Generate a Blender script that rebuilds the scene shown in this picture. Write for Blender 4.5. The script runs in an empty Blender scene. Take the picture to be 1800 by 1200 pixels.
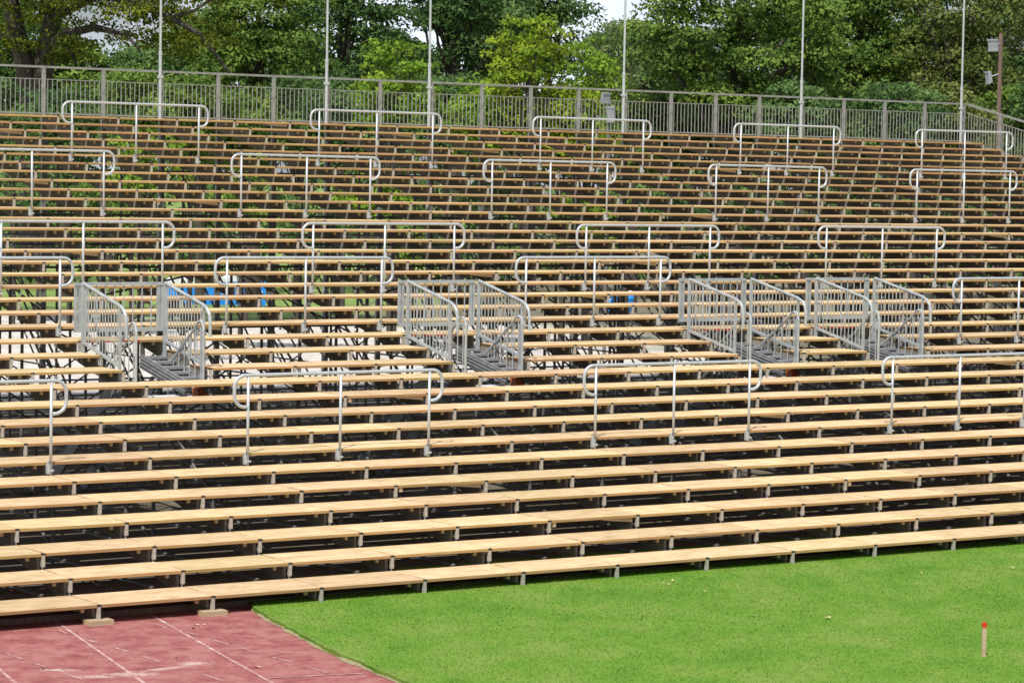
import bpy, math, random
import numpy as np
from mathutils import Vector, Matrix, Euler
random.seed(7); RNG=np.random.default_rng(7)
sc=bpy.context.scene; C=sc.collection

# ------------------------------------------------------------------ camera
CZ=4.549
PITCH,ROLL=0.05941,0.0177
cam_d=bpy.data.cameras.new('camera'); cam=bpy.data.objects.new('camera',cam_d); C.objects.link(cam)
cam_d.sensor_fit='HORIZONTAL'; cam_d.sensor_width=36; cam_d.lens=95.4; cam_d.clip_start=.5; cam_d.clip_end=6000
r=Vector((1,0,0)); fw=Vector((0,math.cos(PITCH),-math.sin(PITCH))); up=Vector((0,math.sin(PITCH),math.cos(PITCH)))
rc=r*math.cos(ROLL)+up*math.sin(ROLL); uc=-r*math.sin(ROLL)+up*math.cos(ROLL)
cam.matrix_world=Matrix(((rc.x,uc.x,-fw.x,0),(rc.y,uc.y,-fw.y,0),(rc.z,uc.z,-fw.z,CZ),(0,0,0,1)))
sc.camera=cam
# ------------------------------------------------------------------ world + sun
SUN=Vector((-.17,-.62,1.0)).normalized()
w=bpy.data.worlds.new('World'); sc.world=w; w.use_nodes=True
nt=w.node_tree; bg=nt.nodes['Background']
sky=nt.nodes.new('ShaderNodeTexSky'); sky.sky_type='NISHITA'; sky.sun_disc=False
sky.sun_elevation=math.asin(SUN.z); sky.sun_rotation=math.atan2(SUN.x,SUN.y)
sky.air_density=1.0; sky.dust_density=2.0
tc=nt.nodes.new('ShaderNodeTexCoord'); ns=nt.nodes.new('ShaderNodeTexNoise'); ns.inputs['Scale'].default_value=5; ns.inputs['Detail'].default_value=6
rp=nt.nodes.new('ShaderNodeValToRGB'); rp.color_ramp.elements[0].position=.42; rp.color_ramp.elements[1].position=.62
mx=nt.nodes.new('ShaderNodeMixRGB'); mx.inputs[2].default_value=(14,15.2,17.2,1)
nt.links.new(tc.outputs['Generated'],ns.inputs['Vector']); nt.links.new(ns.outputs['Fac'],rp.inputs[0])
nt.links.new(rp.outputs[0],mx.inputs[0]); nt.links.new(sky.outputs[0],mx.inputs[1]); nt.links.new(mx.outputs[0],bg.inputs[0])
bg.inputs[1].default_value=.07
sd=bpy.data.lights.new('sun','SUN'); sd.energy=4.9; sd.angle=math.radians(.53); sd.color=(1,.965,.91)
so=bpy.data.objects.new('sun',sd); C.objects.link(so); so.rotation_euler=SUN.to_track_quat('Z','Y').to_euler(); so.location=(0,0,60)
sc.view_settings.view_transform='Standard'; sc.view_settings.look='None'; sc.view_settings.exposure=0; sc.view_settings.gamma=1
sc.render.resolution_x=1024; sc.render.resolution_y=682

# ------------------------------------------------------------------ stand frame of reference
L=1.3; D=.70415; H=.15544; TH=.58258
ES=Vector((math.cos(TH),math.sin(TH),0)); EN=Vector((-math.sin(TH),math.cos(TH),0)); O=Vector((-4.165,27.479,0))
ZD=[-.0625,-.0416,-.0237]
def zr(j):                                        # top of the deck of row j
    k=int(j); return .2075+H*j+(ZD[k] if 0<=k<3 and k==j else 0)+.012
def S(i,j,z): return O+ES*(i*L)+EN*(j*D)+Vector((0,0,z))

# ------------------------------------------------------------------ helpers
def tag(o,label=None,cat=None,group=None,kind=None):
    if label: o['label']=label
    if cat: o['category']=cat
    if group: o['group']=group
    if kind: o['kind']=kind
    return o
def empty(name,loc=(0,0,0),rz=0):
    o=bpy.data.objects.new(name,None); C.objects.link(o); o.location=loc; o.rotation_euler=(0,0,rz); o.empty_display_size=.2; return o
class MB:
    def __init__(s): s.v=[]; s.f=[]; s.m=[]
    def add(s,vs,fs,m=0):
        b=len(s.v); s.v+= [tuple(v) for v in vs]; s.f+=[tuple(b+k for k in f) for f in fs]; s.m+=[m]*len(fs)
    def box(s,a,b,m=0,R=None):
        x0,y0,z0=a;x1,y1,z1=b
        vs=[Vector(p) for p in ((x0,y0,z0),(x1,y0,z0),(x1,y1,z0),(x0,y1,z0),(x0,y0,z1),(x1,y0,z1),(x1,y1,z1),(x0,y1,z1))]
        if R: vs=[R@v for v in vs]
        s.add(vs,[(0,3,2,1),(4,5,6,7),(0,1,5,4),(1,2,6,5),(2,3,7,6),(3,0,4,7)],m)
    def bar(s,p,q,w,h,m=0,upv=Vector((0,0,1))):       # rectangular bar from p to q
        p=Vector(p);q=Vector(q);d=(q-p).normalized()
        if abs(d.dot(upv))>.98: upv=Vector((0,1,0))
        a=d.cross(upv).normalized()*(w/2); b=a.cross(d).normalized()*(h/2)
        vs=[p-a-b,p+a-b,p+a+b,p-a+b,q-a-b,q+a-b,q+a+b,q-a+b]
        s.add(vs,[(0,1,2,3),(7,6,5,4),(0,4,5,1),(1,5,6,2),(2,6,7,3),(3,7,4,0)],m)
    def tube(s,pts,rad,n=8,m=0,cap=True):
        pts=[Vector(p) for p in pts]
        rads=rad if isinstance(rad,(list,tuple)) else [rad]*len(pts)
        d0=(pts[1]-pts[0]).normalized()
        a=d0.cross(Vector((0,0,1)) if abs(d0.z)<.9 else Vector((1,0,0))).normalized()
        base=len(s.v); 
        for k,p in enumerate(pts):
            if k==0: d=d0
            elif k==len(pts)-1: d=(pts[k]-pts[k-1]).normalized()
            else: d=((pts[k+1]-pts[k]).normalized()+(pts[k]-pts[k-1]).normalized()).normalized()
            a=(a-d*a.dot(d)).normalized(); b=d.cross(a)
            for q in range(n):
                t=2*math.pi*q/n; s.v.append(tuple(p+(a*math.cos(t)+b*math.sin(t))*rads[k]))
        for k in range(len(pts)-1):
            for q in range(n):
                u=base+k*n+q; v=base+k*n+(q+1)%n
                s.f.append((u,v,v+n,u+n)); s.m.append(m)
        if cap:
            s.f.append(tuple(base+q for q in range(n))[::-1]); s.m.append(m)
            e=base+(len(pts)-1)*n; s.f.append(tuple(e+q for q in range(n))); s.m.append(m)
    def mesh(s,name,mats):
        me=bpy.data.meshes.new(name); me.from_pydata(s.v,[],s.f); me.update()
        if not isinstance(mats,(list,tuple)): mats=[mats]
        for mm in mats: me.materials.append(mm)
        if len(mats)>1: me.polygons.foreach_set('material_index',s.m)
        return me
    def build(s,name,mats,parent=None,loc=(0,0,0),smooth=False):
        me=s.mesh(name,mats)
        if smooth:
            me.polygons.foreach_set('use_smooth',[True]*len(me.polygons))
            try: me.set_sharp_from_angle(angle=math.radians(40))
            except Exception: pass
        o=bpy.data.objects.new(name,me); C.objects.link(o); o.parent=parent; o.location=loc; return o
def inst(name,me,parent=None,loc=(0,0,0)):
    o=bpy.data.objects.new(name,me); C.objects.link(o); o.parent=parent; o.location=loc; return o
def arc(cx,cz,r,a0,a1,n,y=0): return [(cx+r*math.cos(math.radians(a0+(a1-a0)*k/n)),y,cz+r*math.sin(math.radians(a0+(a1-a0)*k/n))) for k in range(n+1)]

# ------------------------------------------------------------------ materials
def mat(name,col,rough=.6,metal=0,spec=.5):
    m=bpy.data.materials.new(name); m.use_nodes=True; b=m.node_tree.nodes['Principled BSDF']
    b.inputs['Base Color'].default_value=(*col,1); b.inputs['Roughness'].default_value=rough; b.inputs['Metallic'].default_value=metal
    b.inputs['Specular IOR Level'].default_value=spec; return m
def nodes(m): return m.node_tree, m.node_tree.nodes, m.node_tree.links, m.node_tree.nodes['Principled BSDF']
def noisecol(m,stops,scale=(1,1,1),ns=5,detail=6,coord='Object',rnd=False,bump=0,rough=None):
    nt,N,K,b=nodes(m)
    t=N.new('ShaderNodeTexCoord'); mp=N.new('ShaderNodeMapping'); mp.inputs['Scale'].default_value=scale
    K.new(t.outputs[coord],mp.inputs['Vector'])
    if rnd:
        oi=N.new('ShaderNodeObjectInfo'); mu=N.new('ShaderNodeMath'); mu.operation='MULTIPLY'; mu.inputs[1].default_value=97; K.new(oi.outputs['Random'],mu.inputs[0])
        cb=N.new('ShaderNodeCombineXYZ'); K.new(mu.outputs[0],cb.inputs[0]); K.new(mu.outputs[0],cb.inputs[2]); K.new(cb.outputs[0],mp.inputs['Location'])
    n=N.new('ShaderNodeTexNoise'); n.inputs['Scale'].default_value=ns; n.inputs['Detail'].default_value=detail; n.inputs['Roughness'].default_value=.62
    K.new(mp.outputs[0],n.inputs['Vector'])
    rp=N.new('ShaderNodeValToRGB'); cr=rp.color_ramp
    while len(cr.elements)<len(stops): cr.elements.new(.5)
    for e,(p,c) in zip(cr.elements,stops): e.position=p; e.color=(*c,1)
    K.new(n.outputs['Fac'],rp.inputs[0]); K.new(rp.outputs[0],b.inputs['Base Color'])
    if bump:
        bp=N.new('ShaderNodeBump'); bp.inputs['Strength'].default_value=bump; bp.inputs['Distance'].default_value=.02; K.new(n.outputs['Fac'],bp.inputs['Height']); K.new(bp.outputs[0],b.inputs['Normal'])
    return rp,n
def hsv_random(m,src,dv=.12,dh=.02):
    nt,N,K,b=nodes(m); oi=N.new('ShaderNodeObjectInfo'); hs=N.new('ShaderNodeHueSaturation')
    mr=N.new('ShaderNodeMapRange'); mr.inputs[3].default_value=1-dv; mr.inputs[4].default_value=1+dv; K.new(oi.outputs['Random'],mr.inputs[0]); K.new(mr.outputs[0],hs.inputs['Value'])
    m2=N.new('ShaderNodeMath'); m2.operation='MULTIPLY'; m2.inputs[1].default_value=13.7; m3=N.new('ShaderNodeMath'); m3.operation='FRACT'
    K.new(oi.outputs['Random'],m2.inputs[0]); K.new(m2.outputs[0],m3.inputs[0])
    mh=N.new('ShaderNodeMapRange'); mh.inputs[3].default_value=.5-dh; mh.inputs[4].default_value=.5+dh; K.new(m3.outputs[0],mh.inputs[0]); K.new(mh.outputs[0],hs.inputs['Hue'])
    K.new(src,hs.inputs['Color']); K.new(hs.outputs[0],b.inputs['Base Color'])

WOOD=mat('spruce_plank',(.6,.4,.2),.85,spec=.08)
rp,_=noisecol(WOOD,[(.26,(.44,.305,.155)),(.42,(.58,.425,.235)),(.55,(.64,.485,.29)),(.63,(.55,.39,.21)),(.78,(.62,.465,.28))],scale=(.55,9,9),ns=2.2,detail=8,rnd=True,bump=.15)
def stains(m,rp):
    nt,N,K,b=nodes(m); t=N.new('ShaderNodeTexCoord'); oi=N.new('ShaderNodeObjectInfo'); mp=N.new('ShaderNodeMapping'); mp.inputs['Scale'].default_value=(1,1.6,1); K.new(t.outputs['Object'],mp.inputs[0])
    mu=N.new('ShaderNodeMath'); mu.operation='MULTIPLY'; mu.inputs[1].default_value=53; K.new(oi.outputs['Random'],mu.inputs[0]); cb=N.new('ShaderNodeCombineXYZ'); K.new(mu.outputs[0],cb.inputs[1]); K.new(cb.outputs[0],mp.inputs['Location'])
    n=N.new('ShaderNodeTexNoise'); n.inputs['Scale'].default_value=3.2; n.inputs['Detail'].default_value=7; n.inputs['Roughness'].default_value=.7; K.new(mp.outputs[0],n.inputs['Vector'])
    r=N.new('ShaderNodeValToRGB'); e=r.color_ramp.elements; e[0].position=.28; e[0].color=(.70,.66,.60,1); e[1].position=.62; e[1].color=(1.06,1.06,1.08,1); K.new(n.outputs['Fac'],r.inputs[0])
    v=N.new('ShaderNodeTexVoronoi'); v.inputs['Scale'].default_value=2.6; K.new(mp.outputs[0],v.inputs['Vector']); r2=N.new('ShaderNodeValToRGB'); q=r2.color_ramp.elements; q[0].position=.035; q[0].color=(.42,.30,.20,1); q[1].position=.075; q[1].color=(1,1,1,1); K.new(v.outputs['Distance'],r2.inputs[0])
    a=N.new('ShaderNodeMixRGB'); a.blend_type='MULTIPLY'; a.inputs[0].default_value=1; K.new(rp.outputs[0],a.inputs[1]); K.new(r.outputs[0],a.inputs[2])
    c=N.new('ShaderNodeMixRGB'); c.blend_type='MULTIPLY'; c.inputs[0].default_value=.8; K.new(a.outputs[0],c.inputs[1]); K.new(r2.outputs[0],c.inputs[2]); return c.outputs[0]
hsv_random(WOOD,stains(WOOD,rp),.13,.010)
WOODE=mat('plank_edge',(.5,.29,.11),.85,spec=.08)
rp,_=noisecol(WOODE,[(.3,(.31,.185,.075)),(.6,(.43,.27,.12)),(.8,(.37,.225,.095))],scale=(.8,9,14),ns=3,detail=6,rnd=True)
hsv_random(WOODE,rp.outputs[0],.16,.012)
CLEAT=mat('cleat_wood',(.62,.42,.2),.7)
noisecol(CLEAT,[(.3,(.36,.27,.16)),(.7,(.52,.40,.25))],scale=(1,6,6),ns=4)
GALV=mat('galvanised_steel',(.55,.56,.57),.45,.25)
rp,_=noisecol(GALV,[(.3,(.36,.39,.415)),(.5,(.50,.53,.555)),(.62,(.44,.465,.49)),(.8,(.54,.565,.585))],ns=9,detail=4)
POSTM=mat('weathered_zinc',(.5,.47,.42),.6,.2)
noisecol(POSTM,[(.3,(.30,.27,.235)),(.6,(.47,.43,.375)),(.8,(.38,.35,.31))],ns=14,detail=4)
DARK=mat('dark_socket',(.02,.018,.016),.8)
PLY=mat('weathered_stringer',(.1,.08,.065),.85)
noisecol(PLY,[(.3,(.17,.145,.12)),(.55,(.25,.215,.18)),(.8,(.34,.30,.26))],scale=(1,1,3),ns=2.5,detail=8)
SCAF=mat('dull_scaffold_tube',(.16,.16,.16),.6,.4)
noisecol(SCAF,[(.3,(.14,.138,.13)),(.7,(.25,.245,.235))],ns=6)
FENCE=mat('fence_zinc',(.42,.41,.39),.55,.35)
noisecol(FENCE,[(.3,(.20,.205,.195)),(.6,(.31,.315,.30)),(.8,(.25,.255,.245))],ns=5)
POLE=mat('mast_zinc',(.5,.53,.54),.5,.4)
noisecol(POLE,[(.3,(.42,.46,.47)),(.7,(.56,.60,.61))],ns=3)
RAILG=mat('dull_galvanised',(.42,.45,.46),.5,.25); noisecol(RAILG,[(.3,(.32,.345,.355)),(.6,(.44,.47,.48)),(.8,(.38,.405,.42))],ns=7)
GRATE=mat('step_grating',(.3,.3,.31),.55,.5)
noisecol(GRATE,[(.3,(.22,.22,.23)),(.7,(.40,.40,.41))],scale=(1,1,6),ns=8)
ORANGE=mat('orange_paint',(.75,.18,.03),.5); noisecol(ORANGE,[(.35,(.55,.11,.02)),(.65,(.78,.21,.04))],ns=7)
REDW=mat('red_marking',(.5,.03,.03),.5)
BLUE=mat('blue_plastic',(.02,.20,.72),.4); noisecol(BLUE,[(.3,(.012,.22,.72)),(.7,(.03,.34,.92))],scale=(1,1,.3),ns=3)
WHITE=mat('white_plastic',(.75,.77,.78),.4)
TIMBER=mat('old_timber',(.25,.17,.12),.85); noisecol(TIMBER,[(.3,(.11,.075,.055)),(.7,(.23,.155,.12))],scale=(6,6,.5),ns=4)
BARK=mat('bark',(.07,.055,.045),.95); noisecol(BARK,[(.3,(.035,.028,.024)),(.6,(.085,.07,.058)),(.8,(.12,.10,.085))],scale=(5,5,.8),ns=2,bump=.6)
LAMP=mat('lamp_housing',(.42,.44,.47),.45,.3)
LOUV=mat('grille_shadow',(.05,.05,.055),.7)

def leafmat(name,dark,mid,light,rough=.5):
    m=mat(name,mid,.65,spec=.12); nt,N,K,b=nodes(m)
    ca=N.new('ShaderNodeAttribute'); ca.attribute_name='clump'; ge=N.new('ShaderNodeNewGeometry')
    s1=N.new('ShaderNodeVectorMath'); s1.operation='SCALE'; s1.inputs['Scale'].default_value=1.1; K.new(ca.outputs['Vector'],s1.inputs[0])
    av=N.new('ShaderNodeVectorMath'); av.operation='ADD'; K.new(ge.outputs['Normal'],av.inputs[0]); K.new(s1.outputs[0],av.inputs[1])
    nm=N.new('ShaderNodeVectorMath'); nm.operation='NORMALIZE'; K.new(av.outputs[0],nm.inputs[0]); K.new(nm.outputs[0],b.inputs['Normal'])
    at=N.new('ShaderNodeAttribute'); at.attribute_name='tint'
    rp=N.new('ShaderNodeValToRGB'); cr=rp.color_ramp; cr.elements.new(.5)
    for e,(p,c) in zip(cr.elements,[(0,dark),(.5,mid),(1,light)]): e.position=p; e.color=(*c,1)
    K.new(at.outputs['Fac'],rp.inputs[0]); K.new(rp.outputs[0],b.inputs['Base Color'])
    tr=N.new('ShaderNodeBsdfTranslucent'); K.new(rp.outputs[0],tr.inputs['Color'])
    ms=N.new('ShaderNodeMixShader'); ms.inputs[0].default_value=.42
    out=N['Material Output']; K.new(b.outputs[0],ms.inputs[1]); K.new(tr.outputs[0],ms.inputs[2]); K.new(ms.outputs[0],out.inputs[0])
    return m
LF={'olive':leafmat('leaf_olive',(.07,.10,.014),(.19,.23,.026),(.31,.34,.035)),
'green':leafmat('leaf_green',(.065,.125,.028),(.165,.265,.05),(.27,.38,.075)),
'deep':leafmat('leaf_deep',(.045,.10,.032),(.115,.205,.06),(.19,.30,.09)),
'bright':leafmat('leaf_bright',(.11,.21,.025),(.21,.35,.035),(.32,.45,.05)),
'yellow':leafmat('leaf_yellow',(.14,.22,.02),(.26,.38,.03),(.42,.47,.045)),
'grey':leafmat('leaf_greygreen',(.09,.14,.05),(.19,.245,.09),(.28,.33,.15)),
'brown':leafmat('leaf_brownish',(.07,.105,.028),(.17,.22,.048),(.29,.32,.10))}

# grass
GRASS=mat('mown_grass',(.12,.25,.03),.8,spec=.2)
def grassmat(m,use_attr=False):
    nt,N,K,b=nodes(m)
    t=N.new('ShaderNodeTexCoord'); mp=N.new('ShaderNodeMapping'); K.new(t.outputs['Object'],mp.inputs[0])
    n1=N.new('ShaderNodeTexNoise'); n1.inputs['Scale'].default_value=1.5; n1.inputs['Detail'].default_value=7; n1.inputs['Roughness'].default_value=.62; mp.inputs['Scale'].default_value=(.8,.55,1)
    K.new(mp.outputs[0],n1.inputs['Vector'])
    n2=N.new('ShaderNodeTexNoise'); n2.inputs['Scale'].default_value=14; n2.inputs['Detail'].default_value=6; n2.inputs['Roughness'].default_value=.7
    K.new(mp.outputs[0],n2.inputs['Vector'])
    rp=N.new('ShaderNodeValToRGB'); cr=rp.color_ramp; cr.elements.new(.5); cr.elements.new(.55)
    for e,(p,c) in zip(cr.elements,[(.33,(.090,.205,.016)),(.46,(.115,.235,.021)),(.56,(.145,.25,.032)),(.7,(.18,.265,.05))]): e.position=p; e.color=(*c,1)
    rq=N.new('ShaderNodeValToRGB'); rq.color_ramp.elements[0].position=.3; rq.color_ramp.elements[0].color=(.88,.90,.82,1); rq.color_ramp.elements[1].position=.72; rq.color_ramp.elements[1].color=(1.16,1.12,1.12,1)
    ml=N.new('ShaderNodeMixRGB'); ml.blend_type='MULTIPLY'; ml.inputs[0].default_value=.8
    K.new(n1.outputs['Fac'],rp.inputs[0]); K.new(rp.outputs[0],ml.inputs[1])
    K.new(ml.outputs[0],b.inputs['Base Color'])
    if use_attr:
        at=N.new('ShaderNodeAttribute'); at.attribute_name='tint'; K.new(at.outputs['Fac'],rq.inputs[0])
    else: K.new(n2.outputs['Fac'],rq.inputs[0])
    K.new(rq.outputs[0],ml.inputs[2])
    bp=N.new('ShaderNodeBump'); bp.inputs['Strength'].default_value=.7; bp.inputs['Distance'].default_value=.03
    if not use_attr: K.new(n2.outputs['Fac'],bp.inputs['Height']); K.new(bp.outputs[0],b.inputs['Normal'])
grassmat(GRASS)
BLADE=mat('grass_blade',(.12,.26,.03),.6,spec=.25); grassmat(BLADE,True)

TRACK=mat('red_track',(.3,.09,.085),.85,spec=.2)
def trackmat():
    nt,N,K,b=nodes(TRACK)
    t=N.new('ShaderNodeTexCoord'); n1=N.new('ShaderNodeTexNoise'); n1.inputs['Scale'].default_value=3.5; n1.inputs['Detail'].default_value=12; n1.inputs['Roughness'].default_value=.78; n1.inputs['Distortion'].default_value=.15
    K.new(t.outputs['Object'],n1.inputs['Vector'])
    rp=N.new('ShaderNodeValToRGB'); cr=rp.color_ramp; cr.elements.new(.5)
    for e,(p,c) in zip(cr.elements,[(.34,(.19,.050,.048)),(.47,(.285,.092,.085)),(.56,(.35,.145,.13)),(.68,(.47,.28,.245))]): e.position=p; e.color=(*c,1)
    K.new(n1.outputs['Fac'],rp.inputs[0])
    # pale sand spilt in two patches
    src=rp.outputs[0]
    n3=N.new('ShaderNodeTexNoise'); n3.inputs['Scale'].default_value=16; n3.inputs['Detail'].default_value=8; n3.inputs['Roughness'].default_value=.75; K.new(t.outputs['Object'],n3.inputs['Vector'])
    for (cx,cy,rx,ry,a) in ((-3.45,24.75,.42,.22,.15),(-2.95,25.35,.30,.20,.3),(-3.75,24.6,.35,.12,0),(-3.2,25.05,.5,.1,.7),(-4.15,24.9,.3,.12,0)):
        mp=N.new('ShaderNodeMapping'); mp.vector_type='TEXTURE'; mp.inputs['Location'].default_value=(cx,cy,-.05); mp.inputs['Rotation'].default_value=(0,0,a); mp.inputs['Scale'].default_value=(rx,ry,1)
        K.new(t.outputs['Object'],mp.inputs[0])
        g=N.new('ShaderNodeTexGradient'); g.gradient_type='SPHERICAL'; K.new(mp.outputs[0],g.inputs[0])
        ad=N.new('ShaderNodeMath'); ad.operation='MULTIPLY_ADD'; ad.inputs[1].default_value=.42; ad.inputs[2].default_value=-.02; K.new(g.outputs['Fac'],ad.inputs[0])
        a2=N.new('ShaderNodeMath'); a2.operation='ADD'; K.new(ad.outputs[0],a2.inputs[0]); K.new(n3.outputs['Fac'],a2.inputs[1])
        r2=N.new('ShaderNodeValToRGB'); r2.color_ramp.elements[0].position=.62; r2.color_ramp.elements[1].position=.92; K.new(a2.outputs[0],r2.inputs[0])
        mx=N.new('ShaderNodeMixRGB'); K.new(r2.outputs[0],mx.inputs[0]); K.new(src,mx.inputs[1]); mx.inputs[2].default_value=(.52,.40,.34,1); src=mx.outputs[0]
    K.new(src,b.inputs['Base Color'])
    bp=N.new('ShaderNodeBump'); bp.inputs['Strength'].default_value=.3; bp.inputs['Distance'].default_value=.01; n4=N.new('ShaderNodeTexNoise'); n4.inputs['Scale'].default_value=120; K.new(t.outputs['Object'],n4.inputs['Vector']); K.new(n4.outputs['Fac'],bp.inputs['Height']); K.new(bp.outputs[0],b.inputs['Normal'])
trackmat()
PAINT=mat('faded_line_paint',(.6,.5,.45),.8)
noisecol(PAINT,[(.36,(.33,.13,.125)),(.50,(.44,.24,.22)),(.66,(.58,.40,.36))],ns=9,detail=8)
GROUND=mat('earth_and_gravel',(.3,.28,.2),.95)
def groundmat():
    nt,N,K,b=nodes(GROUND)
    t=N.new('ShaderNodeTexCoord'); n1=N.new('ShaderNodeTexNoise'); n1.inputs['Scale'].default_value=.5; n1.inputs['Detail'].default_value=8; K.new(t.outputs['Object'],n1.inputs['Vector'])
    rg=N.new('ShaderNodeValToRGB'); rg.color_ramp.elements[0].position=.35; rg.color_ramp.elements[0].color=(.10,.17,.03,1); rg.color_ramp.elements[1].position=.65; rg.color_ramp.elements[1].color=(.22,.30,.06,1)
    K.new(n1.outputs['Fac'],rg.inputs[0])
    n2=N.new('ShaderNodeTexNoise'); n2.inputs['Scale'].default_value=3; n2.inputs['Detail'].default_value=8; K.new(t.outputs['Object'],n2.inputs['Vector'])
    rv=N.new('ShaderNodeValToRGB'); rv.color_ramp.elements[0].position=.3; rv.color_ramp.elements[0].color=(.36,.33,.295,1); rv.color_ramp.elements[1].position=.6; rv.color_ramp.elements[1].color=(.62,.575,.53,1)
    K.new(n2.outputs['Fac'],rv.inputs[0])
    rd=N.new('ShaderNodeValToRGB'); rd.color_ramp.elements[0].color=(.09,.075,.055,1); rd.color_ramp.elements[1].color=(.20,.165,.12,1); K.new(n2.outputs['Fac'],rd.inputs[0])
    at=N.new('ShaderNodeAttribute'); at.attribute_name='gravel'; at2=N.new('ShaderNodeAttribute'); at2.attribute_name='dirt_and_shade'
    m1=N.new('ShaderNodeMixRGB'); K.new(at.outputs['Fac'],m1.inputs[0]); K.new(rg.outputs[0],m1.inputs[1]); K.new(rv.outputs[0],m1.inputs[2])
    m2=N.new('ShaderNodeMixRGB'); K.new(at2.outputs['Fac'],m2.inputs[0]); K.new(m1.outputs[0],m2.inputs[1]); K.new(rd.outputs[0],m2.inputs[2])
    K.new(m2.outputs[0],b.inputs['Base Color'])
groundmat()

# ------------------------------------------------------------------ setting: ground sheets
def smooth(a,b,x):
    t=min(1,max(0,(x-a)/(b-a))); return t*t*(3-2*t)
def gz(x,y): return -.12-4.35*smooth(88,182,y)
def build_ground():
    xs=np.concatenate([np.linspace(-2500,-130,12),np.arange(-120,121,3.),np.linspace(130,2500,12)])
    ys=np.concatenate([np.linspace(-800,0,8),np.arange(6,260,3.),np.linspace(275,4500,16)])
    vs=[];gr=[];di=[]
    for y in ys:
        for x in xs:
            vs.append((x,y,gz(x,y)))
            wob=1.6*math.sin(x*.35+1)+1.2*math.sin(x*.9+2)
            lim=3.5+2*math.sin(y*.2)
            g=smooth(50,52,y)*(1-smooth(86+wob,89+wob,y))*(1-smooth(lim,lim+4,x))*smooth(-30,-24,x)
            gr.append(g); u=(Vector((x,y,0))-O).dot(EN)/D
            di.append(max((1-g)*smooth(-1,0,u)*(1-smooth(100,108,y))*smooth(-1,1,x),smooth(88,91,y)*smooth(-7,-3,x)*.9,(1-smooth(37.,39.,u))*smooth(-.5,.5,u)))  # bare earth; under the rows its dark tone paints in the stand's shade
    nx=len(xs); fs=[(a*nx+b,a*nx+b+1,(a+1)*nx+b+1,(a+1)*nx+b) for a in range(len(ys)-1) for b in range(nx-1)]
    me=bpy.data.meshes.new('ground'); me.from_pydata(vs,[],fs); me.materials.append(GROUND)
    for nm,val in (('gravel',gr),('dirt_and_shade',di)):
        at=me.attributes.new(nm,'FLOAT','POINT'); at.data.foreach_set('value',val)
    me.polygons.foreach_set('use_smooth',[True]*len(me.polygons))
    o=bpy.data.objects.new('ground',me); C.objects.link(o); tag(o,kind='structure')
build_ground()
EDGE=[(2.2,17.5),(.75,20.6),(-.15,22.7),(-.98,24.54),(-1.83,26.25),(-2.64,28.32),(-2.9,29.6),(-2.4,30.6),(-.6,32.1),(2.2,34.0),(6,36.5),(13,41.1),(24,48.5)]
def edge_pts():
    out=[]
    for k in range(len(EDGE)-1):
        a,b=Vector(EDGE[k]),Vector(EDGE[k+1]); n=max(3,int((b-a).length/.12)) if k<7 else 4
        for q in range(n):
            p=a.lerp(b,q/n); d=(b-a).normalized(); j=random.uniform(-.018,.018) if k<7 else 0
            out.append((p.x-d.y*j,p.y+d.x*j))
    out.append(EDGE[-1]); return out
EP=edge_pts()
def flat(name,poly,z,m,skirt=0):
    vs=[(x,y,z) for x,y in poly]; n=len(vs); fs=[tuple(range(n))]
    if skirt:
        vs+=[(x,y,z-skirt) for x,y in poly]; fs+=[(k,k+n,(k+1)%n+n,(k+1)%n) for k in range(n)]
    me=bpy.data.meshes.new(name); me.from_pydata(vs,[],fs); me.materials.append(m)
    import bmesh
    bm=bmesh.new(); bm.from_mesh(me); bmesh.ops.recalc_face_normals(bm,faces=bm.faces); bm.faces.ensure_lookup_table()
    if bm.faces[0].normal.z<0: bmesh.ops.reverse_faces(bm,faces=bm.faces)
    bm.to_mesh(me); bm.free()
    o=bpy.data.objects.new(name,me); C.objects.link(o); tag(o,kind='structure'); return o
flat('lawn',EP+[(60,52),(60,-30),(9,-30),(5.5,5)],0,GRASS,.09)
flat('running_track',[(-60,-30),(60,-30)]+[tuple(S(i,2.2+.25*math.sin(i*2.1),0).xy) for i in range(30,-40,-1)],-.05,TRACK)
def edging():
    vs=[];fs=[]; P=EP[:260]; n=len(P)
    for k,(x,y) in enumerate(P):
        q=P[min(k+1,n-1)]; p=P[max(k-1,0)]; d=Vector((q[0]-p[0],q[1]-p[1])).normalized()
        w=.012+.010*math.sin(k*.9)+random.uniform(-.008,.014)
        vs+=[(x+d.y*.03,y-d.x*.03,.003),(x-d.y*w,y+d.x*w,-.0465)]
    for k in range(n-1): fs.append((2*k,2*k+1,2*k+3,2*k+2))
    me=bpy.data.meshes.new('dusty_edge'); me.from_pydata(vs,[],fs); m=mat('dusty_earth',(.4,.3,.22),.95); noisecol(m,[(.35,(.16,.14,.06)),(.5,(.30,.24,.15)),(.65,(.16,.24,.05))],ns=22)
    me.materials.append(m); o=bpy.data.objects.new('dusty_edge',me); C.objects.link(o); tag(o,kind='structure')
edging()
for k,u in enumerate((.55,2.6,5.0)):               # sole boards on the ground under the rows
    mb=MB(); mb.box((-6*L,0,-.1),(16*L,.22,.012)); o=mb.build('sole_board',TIMBER,None,S(0,u,0)); o.rotation_euler=(0,0,TH)
    tag(o,['long brown sole board on the ground just behind the lowest row','long brown sole board on the ground under the third row','long brown sole board on the ground under the fifth row'][k],'board','sole boards under the stand')
def stroke(mb,p,q,wd,z=-.046):
    p=Vector((*p,z)); q=Vector((*q,z)); d=(q-p).normalized(); a=Vector((-d.y,d.x,0))*wd/2
    mb.add([p-a,q-a,q+a,p+a],[(0,1,2,3)])
mk=MB()
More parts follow.
